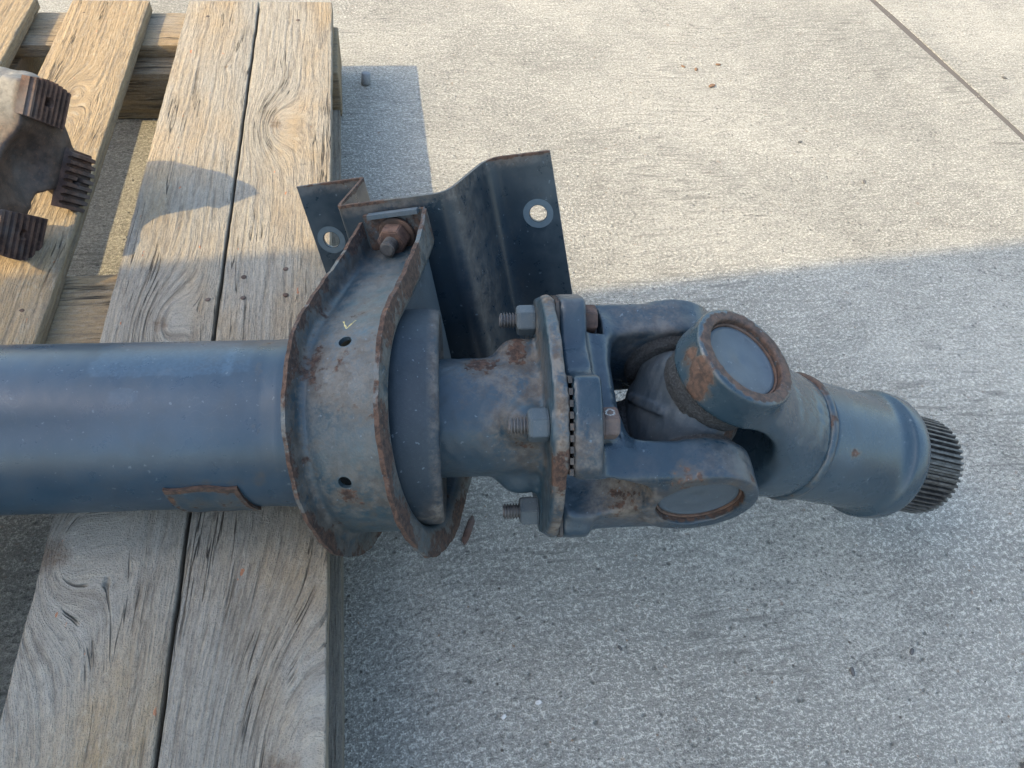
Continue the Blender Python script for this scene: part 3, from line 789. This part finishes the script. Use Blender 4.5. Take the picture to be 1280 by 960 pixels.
# --- companion flange (hub + lobed flange), local axes: x along the shaft, y = en, z = eu
BS = np.array([es, en, eu])
LOBES = [42, 132, 222, 312]
LR, LW = .124, .045                       # outer radius and half width of the serrated lobes
def lobes2(y, z, turn=0.0, rc=.086, kk=.009):
    """2D outline: a disc with four broad lobes, cut back between them"""
    rad = np.hypot(y, z); d2 = rad - rc
    for a in LOBES:
        t0 = R(a + turn); rr = y * math.sin(t0) + z * math.cos(t0); tt = y * math.cos(t0) - z * math.sin(t0)
        d2 = smin(d2, smax(smax(np.abs(tt) - LW, rad - LR, .008), -rr, .002), kk)
    return d2
def lobed(p, x0, x1, r=.003):
    return smax(lobes2(p[..., 1], p[..., 2]), np.abs(p[..., 0] - (x0 + x1) / 2) - ((x1 - x0) / 2), r * 2)
def f_comp(p):
    d = sd_cyl(p, 0, .145, .258, .0605, r=.004)
    d = smin(d, smin(smax(np.hypot(p[..., 1], p[..., 2]) - .1205, np.abs(p[..., 0] - .2600) - .0065, .004), lobed(p, .2570, .2682), .003), .010)
    for a in LOBES:
        d = smin(d, smax(np.hypot(p[..., 1] - .0975 * math.sin(R(a)), p[..., 2] - .0975 * math.cos(R(a))) - .0225, np.abs(p[..., 0] - .2560) - .0038, .002), .004)
    for a in LOBES:                                   # ribs running back from every bolt
        q = p - np.array([.234, .062 * math.sin(R(a)), .062 * math.cos(R(a))], np.float32)
        d = smin(d, np.linalg.norm(q * np.array([.8, 1, 1], np.float32), axis=-1) - .018, .014)
    d = d + .0004 * N3(p, 160)
    return d
rot = lambda a, r: (r * math.sin(R(a)), r * math.cos(R(a)))
sp = [((.23, *rot(-30, .068)), .028, .40), ((.264, *rot(62, .118)), .03, .62), ((.20, *rot(-25, .06)), .024, .5), ((.232, *rot(60, .062)), .016, .5)]
def dirt_comp(V):
    rad = np.hypot(V[:, 1], V[:, 2])
    d = np.clip((rad - .100) / .008, 0, 1) * np.clip((V[:, 0] - .2545) / .003, 0, 1)
    d = np.maximum(d, blobs(V, [((.235, *rot(-45, .07)), .05, .9), ((.235, *rot(5, .062)), .04, .7), ((.225, *rot(50, .064)), .035, .7), ((.20, *rot(-20, .06)), .04, .7), ((.24, *rot(80, .07)), .03, .6)]))
    return d
cf = cast("companion_flange", f_comp, (.135, -.132, -.132), (.285, .132, .132), .0015, BS, P0, M['hub'], shaft, sp, dirt=dirt_comp)

# serration between the two flanges, one toothed pad on every lobe
for a in LOBES:
    rad = ring_dir(a); tan = ring_dir(a + 90); ms_ = []
    for i in range(-4, 5):
        tt = i * .0103; ro = math.sqrt(LR ** 2 - tt ** 2) - .0008; ri = .078
        c0 = rad * (ro + ri) / 2 + tan * tt; outr = (ro - ri) / 2
        bm = bmesh.new(); bmesh.ops.create_cube(bm, size=1.0)
        for v_ in bm.verts:
            q = P0 + es * (.2697 + v_.co.x * .0034) + c0 + tan * v_.co.y * .0058 + rad * (v_.co.z * 2 * outr + .0)
            v_.co = Vector(q)
        t_ = bpy.data.meshes.new("t"); bm.to_mesh(t_); bm.free(); ms_.append(t_)
    me = merge("serration", ms_); recalc(me); part("serration", me, M['hub_teeth'], cf)

# --- flange yoke
SO = .4025; O = L(SO, 0, 0)
EE = np.array([-.0719, -.9936, -.0871]); EE -= es * (EE @ es); EE /= np.linalg.norm(EE)
EM = np.cross(es, EE); EM *= np.sign(EM[2])
BF = np.array([es, EE, EM])
ang_e = math.degrees(math.atan2(EE @ en, EE @ eu))
RE = .107
def f_yoke(p):
    q = np.stack([p[..., 0] + SO, p[..., 1], p[..., 2]], -1)
    # lobed flange written in the yoke frame (lobes stand at +-45 degrees from the ears)
    d2 = lobes2(p[..., 1], p[..., 2], 90 - ang_e)
    z = np.abs(p[..., 0] + .1178) - .0136
    d = smax(d2, z, .006)
    base = sd_box(p, (-.098, 0, 0), (.026, .090, .062), .018)
    d = smin(d, base, .015)
    ay = np.abs(p[..., 1]); pa = np.stack([p[..., 0], ay, p[..., 2]], -1)
    arm = sd_box(pa, (-.058, .0835, 0), (.068, .0220, .0560), .008)
    ear = sd_cyl(pa, 1, .060, RE, .0570, r=.0022)
    d = smin(d, smin(arm, ear, .006), .014)
    # throat, bore recess, scooped flank below the near lobe
    th_ = sd_box(p, (.012, 0, 0), (.088, .0605, .2), .040)
    d = smax(d, -th_, .012)
    scoop = np.sqrt(((p[..., 0] + .108) / .058) ** 2 + ((p[..., 1] - .116) / .064) ** 2 + ((p[..., 2] - .018) / .036) ** 2)
    d = smax(d, -(scoop - 1) * .038, .004)
    bore = sd_cyl(pa, 1, RE - .0112, RE + .05, .0428, r=.0006)
    d = smax(d, -bore, .0012)
    d = np.maximum(d, -(p[..., 0] + .1313))
    for a in LOBES:                                  # spot faces for the bolt heads
        aa = R(a - ang_e + 90)
        cy = np.hypot(p[..., 1] - .097 * math.sin(aa), p[..., 2] - .097 * math.cos(aa)) - .0185
        d = smax(d, -np.maximum(cy, np.abs(p[..., 0] + .0935) - .0108), .003)
    return d + .0003 * N3(p, 190)
sp = [((-.02, RE - .002, .046), .024, .6), ((.02, RE - .002, .046), .016, .5), ((-.108, .06, .085), .014, .6), ((-.113, .085, .066), .016, .66), ((-.105, -.02, .115), .012, .6), ((.04, .1, .035), .012, .5), ((-.075, .10, -.01), .03, .42)]
sp += [((.042 * math.cos(t), RE - .008, .042 * math.sin(t)), .009, .75) for t in np.linspace(0, 6.28, 26)]
def dirt_fy(V): return blobs(V, [((-.07, .095, .005), .045, 1.), ((-.04, .104, -.02), .03, .7), ((0.02, .09, .05), .04, .35), ((-.03, -.08, .05), .05, .45), ((-.125, .085, .08), .03, .7), ((-.125, -.085, .08), .03, .8)])
fy = cast("flange_yoke", f_yoke, (-.1350, -.132, -.132), (.066, .132, .132), .0014, BF, O, M['cast'], shaft, sp, dirt=dirt_fy)

# --- flange bolts
hd = None
for a in LOBES:
    c0 = L(0, 0, 0) + ring_dir(a) * .0985
    i_turn = random.uniform(0, 1)
    bt = part("flange_bolt", thread("flange_bolt", c0 + es * .2330, -es, .0080, .0155), M['thread'], shaft, sharp=30)
    part("nut", hexnut("nut", c0 + es * .2520, -es, .0275, .0195, i_turn), M['nut_blue'], bt)
    b2 = part("bolt_head", hexnut("bolt_head", c0 + es * .2995, es, .0265, .0160, i_turn + .4, .0022), M['rust_red'] if a != 222 else M['rust'], bt)
    if a == 42:
        for w_ in (0, 1):      # white paint rings on the flats of the near bolt head
            t = i_turn + .4 + math.pi / 6 + (w_) * math.pi / 3
        ax_, sd_, u_ = frame(es)
        best = sorted(range(6), key=lambda q: -(u_ * math.cos(i_turn + .4 + math.pi / 6 + q * math.pi / 3) + sd_ * math.sin(i_turn + .4 + math.pi / 6 + q * math.pi / 3)) @ np.array([0.1, -.62, .78]))[:2]
        for q in best[1:]:
            t = i_turn + .4 + math.pi / 6 + q * math.pi / 3
            nd = u_ * math.cos(t) + sd_ * math.sin(t)
            part("paint_ring", lathe("paint_ring", [(.0133, .0030), (.0135, .0033), (.0135, .0044), (.0133, .0049)], c0 + es * (.2995 + .0075), nd, 20, up=tuple(es), jit=.0011, seed=q, closed=False), M['white'], bt)

# --- spider with its seals
BM3 = np.array([0.3717, -.1077, .9221]); BM3 -= EE * (BM3 @ EE); BM3 /= np.linalg.norm(BM3)
BX3 = np.cross(EE, BM3); 
if BX3 @ es < 0: BX3 = -BX3
BSP = np.array([BX3, EE, BM3])
def f_spider(p):
    d = smin(sd_cyl(p, 1, -.07, .07, .036, r=.004), sd_cyl(p, 2, -.07, .07, .036, r=.004), .022)
    d = smin(d, sd_box(p, (0, 0, 0), (.040, .048, .048), .020), .012)
    d = smin(d, np.linalg.norm(p - np.array([0, .03, .03], np.float32), axis=-1) - .024, .01)
    q = p[..., 1] - p[..., 2]
    rib = np.maximum(np.maximum(np.abs(q) - .006, np.abs(p[..., 0]) - .046), np.abs(p[..., 1] + p[..., 2]) - .05)
    d = smin(d, rib, .005)
    return d + .0007 * N3(p, 130)
spd = cast("spider_cross", f_spider, (-.06, -.075, -.075), (.06, .075, .075), .002, BSP, O, M['spider'], shaft, [((.02, .03, .03), .03, .55), ((-.02, .02, .05), .02, .5), ((.0, .045, .02), .018, .62)])
for v_, sg in ((EE, 1), (EE, -1), (BM3, 1), (BM3, -1)):
    b0 = .052 if abs(v_ @ EE) > .9 else .037
    pf = [(b0, .034), (b0 + .001, .043), (b0 + .004, .0485), (b0 + .008, .0470), (b0 + .010, .0492), (b0 + .014, .0500), (.064, .0500), (.068, .047), (.068, .03)]
    part("rubber_seal", lathe("rubber_seal", pf, O, v_ * sg, 72, up=tuple(es), jit=.0007, seed=sg), M['rubber'], spd)

# --- slip yoke
AA = np.array([.9266, -.0178, -.3756]); AA -= BM3 * (AA @ BM3); AA /= np.linalg.norm(AA)
YY = np.cross(BM3, AA)
BY3 = np.array([AA, YY, BM3])
def f_slip(p):
    az = np.abs(p[..., 2]); pa = np.stack([p[..., 0], p[..., 1], az], -1)
    ear = sd_cyl(pa, 2, .0635, RE, .0560, r=.0042)
    d = ear
    # tapering arm from the ear back to the neck
    x = p[..., 0]
    t = np.clip(x / .125, 0, 1)
    zo = .100 - .034 * t ** 1.6
    arm = smax(smax(np.abs(p[..., 1]) - (.052 + .014 * t), az - zo, .012), smax(-x, x - .128, .01), .01)
    rad = np.hypot(p[..., 1], p[..., 2])
    arm = smax(arm, rad - (.108 - .040 * t), .012)
    d = smin(d, arm, .012)
    neck = sd_cyl(p, 0, .095, .1455, .0695, r=.003)
    d = smin(d, neck, .016)
    cav = np.hypot(np.maximum(p[..., 0] - .028, 0) * 1.0 + np.minimum(p[..., 0] - .028, 0) * .0, p[..., 2] * .98) - .061
    d = smax(d, -cav, .010)
    d = smax(d, -sd_cyl(pa, 2, RE - .0112, RE + .05, .0420, r=.0006), .0012)
    return d + .0003 * N3(p, 170)
sp = [((.0445 * math.cos(t), .0445 * math.sin(t), RE), .010, .95) for t in np.linspace(0, 6.28, 34)]
sp += [((-.050, -.022, .092), .020, .80), ((-.046, -.03, .078), .018, .8), ((-.052, -.005, .088), .014, .6), ((.04, -.045, .09), .012, .45)]
sy = cast("slip_yoke", f_slip, (-.064, -.076, -.114), (.150, .076, .114), .0014, BY3, O, M['slip'], shaft, sp)
# weld bead, barrel with raised end collar, splined end
part("weld_bead", lathe("weld_bead", [(.1435, .0690), (.1445, .0712), (.148, .0728), (.152, .0722), (.154, .0700), (.1555, .0685)], O, AA, 120, up=tuple(BM3), jit=.0010,
     attrs={'rust': lambda s, r, th: np.clip(.8 * np.exp(-((th_deg(th) + 50) / 30) ** 2) + .3, 0, 1)}), M['hub'], sy)
pr = [(.1445, .060)] + [(.15, .0687)] + [(s, .0687) for s in np.linspace(.16, .252, 22)] + [(.257, .0689), (.262, .0697), (.266, .0714), (.2690, .0740), (.2705, .0757), (.273, .0764), (.285, .0764), (.2900, .0760), (.2935, .0745), (.2957, .0715), (.2965, .066), (.2968, .055)]
part("barrel", lathe("barrel", pr, O, AA, 144, up=tuple(BM3), attrs={'rust': lambda s, r, th: np.clip(.62 * np.exp(-((th_deg(th) - 40) / 5) ** 2 - ((s - .185) / .010) ** 2) * 1.4 + .0 * th, 0, 1),
     'pale': lambda s, r, th: .5 * np.exp(-((th_deg(th) - 46) / 8) ** 2 - ((s - .178) / .016) ** 2)}), M['slip'], sy)
# spline: 44 square teeth
nt = 52; V = []; secs = [(.290, 1.0), (.3715, 1.0), (.3735, .965), (.3745, .90)]
prof = []
for i in range(nt):
    for f, r_ in ((0.02, .0550), (.16, .0602), (.50, .0602), (.64, .0550)):
        t = (i + f) * 2 * math.pi / nt; prof.append((r_, t))
for s, sc_ in secs:
    for r_, t in prof: V.append(O + AA * s + (BM3 * math.cos(t) + YY * math.sin(t)) * min(r_, .0605 * sc_ if sc_ < 1 else r_))
n_ = len(prof); F = []
for k_ in range(len(secs) - 1):
    for j in range(n_):
        a = k_ * n_ + j; b = k_ * n_ + (j + 1) % n_; F.append((a, b, b + n_, a + n_))
F.append(tuple(range((len(secs) - 1) * n_, len(secs) * n_)))
me = mesh_np("splined_end", V, F, False); recalc(me); part("splined_end", me, M['spline'], shaft)

# --- bearing caps in all four ears, with their snap rings
for v_, up_, yk in ((EE, EM, fy), (-EE, EM, fy), (BM3, YY, sy), (-BM3, YY, sy)):
    part("bearing_cap", lathe("bearing_cap", [(RE - .03, .0398), (RE - .0095, .0398), (RE - .0085, .0390), (RE - .0082, .0378), (RE - .0082, .0362), (RE - .0092, .0345), (RE - .0094, .0200), (RE - .0094, .0060), (RE - .0104, .0040), (RE - .0104, .0001)], O, v_, 96, up=tuple(up_), jit=.00012), M['cap'], yk, sharp=30)
    part("snap_ring", lathe("snap_ring", [(RE - .0110, .0400), (RE - .0078, .0398), (RE - .0064, .0404), (RE - .0062, .0416), (RE - .0110, .0417)], O, v_, 96, up=tuple(up_), closed=False), M['rust'], yk)

# ================================================================== second flange lying on the pallet
FN = np.array([.9246, -.3786, -.0426]); FT = np.array([.3785, .9255, -.0096]); FN /= np.linalg.norm(FN); FT -= FN * (FT @ FN); FT /= np.linalg.norm(FT); FZ = np.cross(FN, FT)
FC = np.array([-.4518, .9236, .2415])
rf = thing("rusty_yoke_flange", "brown rusty yoke flange with toothed pads standing on edge at the left", "machine part", (float(FC[0]), float(FC[1]), DECK))
BFL = np.array([FN, FT, FZ]); PADS = [45, 225, 315]               # fourth pad left out so the cast shadow keeps its hooked shape
def f_rust(p):
    rad = np.hypot(p[..., 1], p[..., 2]); d2 = rad - .048
    ay = np.abs(p[..., 1]); pa = np.stack([p[..., 0], ay, p[..., 2]], -1)
    d2 = smin(d2, np.maximum(np.maximum(ay - .086, np.abs(p[..., 2]) - .070), -d2 - 1), .012)
    for a in PADS:
        rr = p[..., 1] * math.cos(R(a)) + p[..., 2] * math.sin(R(a)); tt = -p[..., 1] * math.sin(R(a)) + p[..., 2] * math.cos(R(a))
        d2 = smin(d2, smax(smax(np.abs(tt) - .034, rad - .107, .006), .045 - rr, .004), .010)
    d2 = smax(d2, -(np.hypot(p[..., 1] + .050, p[..., 2] - .098) - .080), .008)      # cut away above to open the notch in its shadow
    d2 = smax(d2, -(np.hypot(p[..., 1], p[..., 2] + .098) - .050), .008)             # notch below
    d = smax(d2, np.abs(p[..., 0] + .020) - .018, .006)
    arm = np.minimum(sd_box(p, (-.075, .074, 0), (.062, .026, .078), .020), sd_box(p, (-.060, -.066, -.040), (.045, .026, .036), .020))        # the two ears running back from the flange
    d = smin(d, arm, .016)
    dish = np.linalg.norm(p - np.array([.035, 0, 0], np.float32), axis=-1) - .060     # hollow face
    d = smax(d, -dish, .01)
    for a in PADS:
        q = np.hypot(p[..., 1] - .086 * math.cos(R(a)), p[..., 2] - .086 * math.sin(R(a))) - .0075
        d = smax(d, -q, .001)
    return d + .0006 * N3(p, 150)
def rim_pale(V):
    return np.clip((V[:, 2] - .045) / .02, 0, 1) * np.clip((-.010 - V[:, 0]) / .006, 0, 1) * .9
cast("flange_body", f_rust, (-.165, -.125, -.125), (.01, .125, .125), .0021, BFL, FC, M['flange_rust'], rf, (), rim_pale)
for a in PADS:
    rd = FT * math.cos(R(a)) + FZ * math.sin(R(a)); tn = -FT * math.sin(R(a)) + FZ * math.cos(R(a))
    # ridged pad: saw-tooth outline across, extruded along the radius
    nr = 8; wd = {225: .088, 315: .082}.get(a, .070); prof = []; r_o = {225: .1200, 315: .1150}.get(a, .1125)
    for i in range(nr):
        y0 = -wd / 2 + i * wd / nr
        prof += [(y0 + wd / nr * .05, .0105), (y0 + wd / nr * .50, .0105), (y0 + wd / nr * .62, .0045), (y0 + wd / nr * .93, .0045)]
    base_ = [(wd / 2, -.006), (-wd / 2, -.006)]
    outline = prof + base_
    V = []
    for rr_ in (.0600, .1100):
        for y, x in outline:
            rc_ = rr_ if rr_ < .1 else math.sqrt(r_o ** 2 - y * y)
            V.append(FC + FN * x + rd * rc_ + tn * y)
    m_ = len(outline); F = [(j, (j + 1) % m_, (j + 1) % m_ + m_, j + m_) for j in range(m_)] + [tuple(range(m_))[::-1], tuple(range(m_, 2 * m_))]
    me = mesh_np("toothed_pad", V, F, False); recalc(me)
    me = solid_cut(me, [lathe("c", [(-.05, .0072), (.05, .0072)], FC + rd * .086, FN, 24, up=(0, 0, 1))])
    part("toothed_pad", me, M['rust_red'], rf)

# ================================================================== bits lying on the concrete
def lump(name, x, y, sx, sy, sz, mat, turn, label, cat, group=None, z=0.0, seed=0):
    bm = bmesh.new(); bmesh.ops.create_icosphere(bm, subdivisions=2, radius=1)
    for v_ in bm.verts:
        p = np.array(v_.co); s_ = 1 + .28 * float(N3(p + seed * 2.3, 1.6))
        q = np.sign(p) * np.abs(p) ** .8 * s_
        q = q * np.array([sx, sy, sz]) / 2
        c_, s2 = math.cos(turn), math.sin(turn)
        v_.co = (x + q[0] * c_ - q[1] * s2, y + q[0] * s2 + q[1] * c_, z + sz * .36 + q[2])
    for f in bm.faces: f.smooth = seed % 2 == 0
    me = bpy.data.meshes.new(name); bm.to_mesh(me); bm.free()
    return tag(part(name, me, mat), label, cat, group)
k = NT("grey_stone"); v = k.coord(); g = k.noise(v, 300, 4); M['stone'] = k.out(k.mix(g, (0.14, 0.145, 0.15), (0.30, 0.30, 0.29)), 0.85, k.bump(g, .5, .001))
k = NT("dark_stone"); v = k.coord(); g = k.noise(v, 300, 4); M['dstone'] = k.out(k.mix(g, (0.05, 0.05, 0.05), (0.12, 0.115, 0.11)), 0.8, k.bump(g, .5, .001))
k = NT("dry_leaf"); v = k.coord(); g = k.noise(v, 300, 4); M['leaf'] = k.out(k.mix(g, (0.10, 0.055, 0.03), (0.2, 0.12, 0.07)), 0.8)
k = NT("pale_chip"); v = k.coord(); g = k.noise(v, 400, 4); M['chip'] = k.out(k.mix(g, (0.45, 0.45, 0.43), (0.62, 0.61, 0.58)), 0.8)
# upright grey stub of stone at the edge of the pallet's shadow
st = lathe("stone", [(0, .0085), (.001, .0105), (.012, .0098), (.0225, .0092), (.0235, .008), (.0236, .001)], (-.027, 1.556, .0005), (.10, .12, 1), 9, up=(0, 1, 0), jit=.0012)
tag(part("stone", st, M['stone']), "small upright grey stone at the corner of the pallet's shadow", "stone")
lump("rust_flake", 0.076, .474, .040, .010, .003, M['rust_red'], 1.15, "long brown rust flake lying under the bearing strap", "rust flake", seed=3)
BC = "brown chips on the sunlit concrete"
for i, (x, y, s_, lab) in enumerate(((.742, 1.535, .017, "reddish-brown chip on the sunlit concrete, largest of the four brown chips"), (.727, 1.609, .012, "tiny brown chip just behind the largest brown chip"),
                                     (.70, 1.622, .011, "tiny brown chip at the left end of the cluster of brown chips"), (.788, 1.63, .013, "thin brown chip at the right end of the cluster of brown chips"))):
    lump("chip", x, y, s_, s_ * .6, s_ * .3, M['leaf'], i * .9 + .4, lab, "chip", BC, seed=i + 1)
G = "small dark stones on the concrete"
for i, (x, y, s_, lab) in enumerate(((.864, 1.31, .009, "dark stone alone in the middle of the sunlit concrete"), (.944, 1.168, .011, "dark stone on the sunlit concrete nearest the shade edge"),
                                     (1.496, 1.562, .012, "dark stone on the slab beyond the joint"), (.582, .259, .009, "dark stone on the shaded concrete, second from the bottom right corner"),
                                     (.234, .304, .007, "dark stone on the shaded concrete below the near bearing cap"), (.777, .303, .010, "dark stone at the right edge of the shaded concrete"),
                                     (.499, .245, .010, "dark stone on the shaded concrete below the barrel of the yoke"))):
    lump("pebble", x, y, s_, s_ * .55, s_ * .35, M['dstone'], i * 1.3, lab, "stone", G, seed=i)
for i, (x, y, s_, lab) in enumerate(((.13, .255, .007, "pale chip on the shaded concrete, right one of the pair near the pallet"), (.09, .245, .006, "pale chip on the shaded concrete, left one of the pair near the pallet"))):
    lump("chip", x, y, s_, s_ * .7, s_ * .4, M['chip'], i * .7, lab, "chip", "pale chips on the shaded concrete", seed=i + 1)
lump("stone", .655, .118, .03, .024, .012, M['dstone'], .4, "dark stone in the bottom right corner of the photo", "stone", seed=2)
# loose grit: grains of one to three millimetres nobody could count
k = NT("grit_grains"); v = k.coord(); g = k.noise(v, 45, 2); g2 = k.noise(v, 23, 2)
M['grit'] = k.out(k.mix(k.step(g2, .52, .56), k.mix(k.step(g, .46, .5), (0.12, 0.115, 0.10), (0.34, 0.325, 0.28)), (0.24, 0.17, 0.115)), 0.85)
oc = np.array([(1, 0, 0), (-1, 0, 0), (0, 1, 0), (0, -1, 0), (0, 0, 1), (0, 0, -.4)], float)
of = np.array([(0, 2, 4), (2, 1, 4), (1, 3, 4), (3, 0, 4), (2, 0, 5), (1, 2, 5), (3, 1, 5), (0, 3, 5)])
n = 5200
px_ = rng.uniform(-.9, 2.0, n); py_ = rng.uniform(.05, 2.3, n); sz = .0005 + .0011 * rng.random(n) ** 2.4
GV = []; GF = []
for i in range(n):
    a = rng.uniform(0, 6.28); q = oc * (sz[i] * np.array([1 + rng.random(), 1, .6])) * rng.uniform(.7, 1.3, (6, 3))
    q = np.stack([q[:, 0] * math.cos(a) - q[:, 1] * math.sin(a), q[:, 0] * math.sin(a) + q[:, 1] * math.cos(a), q[:, 2]], 1)
    GV.append(q + [px_[i], py_[i], sz[i] * .3]); GF.append(of + 6 * i)
o = part("loose_grit", mesh_np("loose_grit", np.concatenate(GV), np.concatenate(GF), False), M['grit']); o['kind'] = 'stuff'
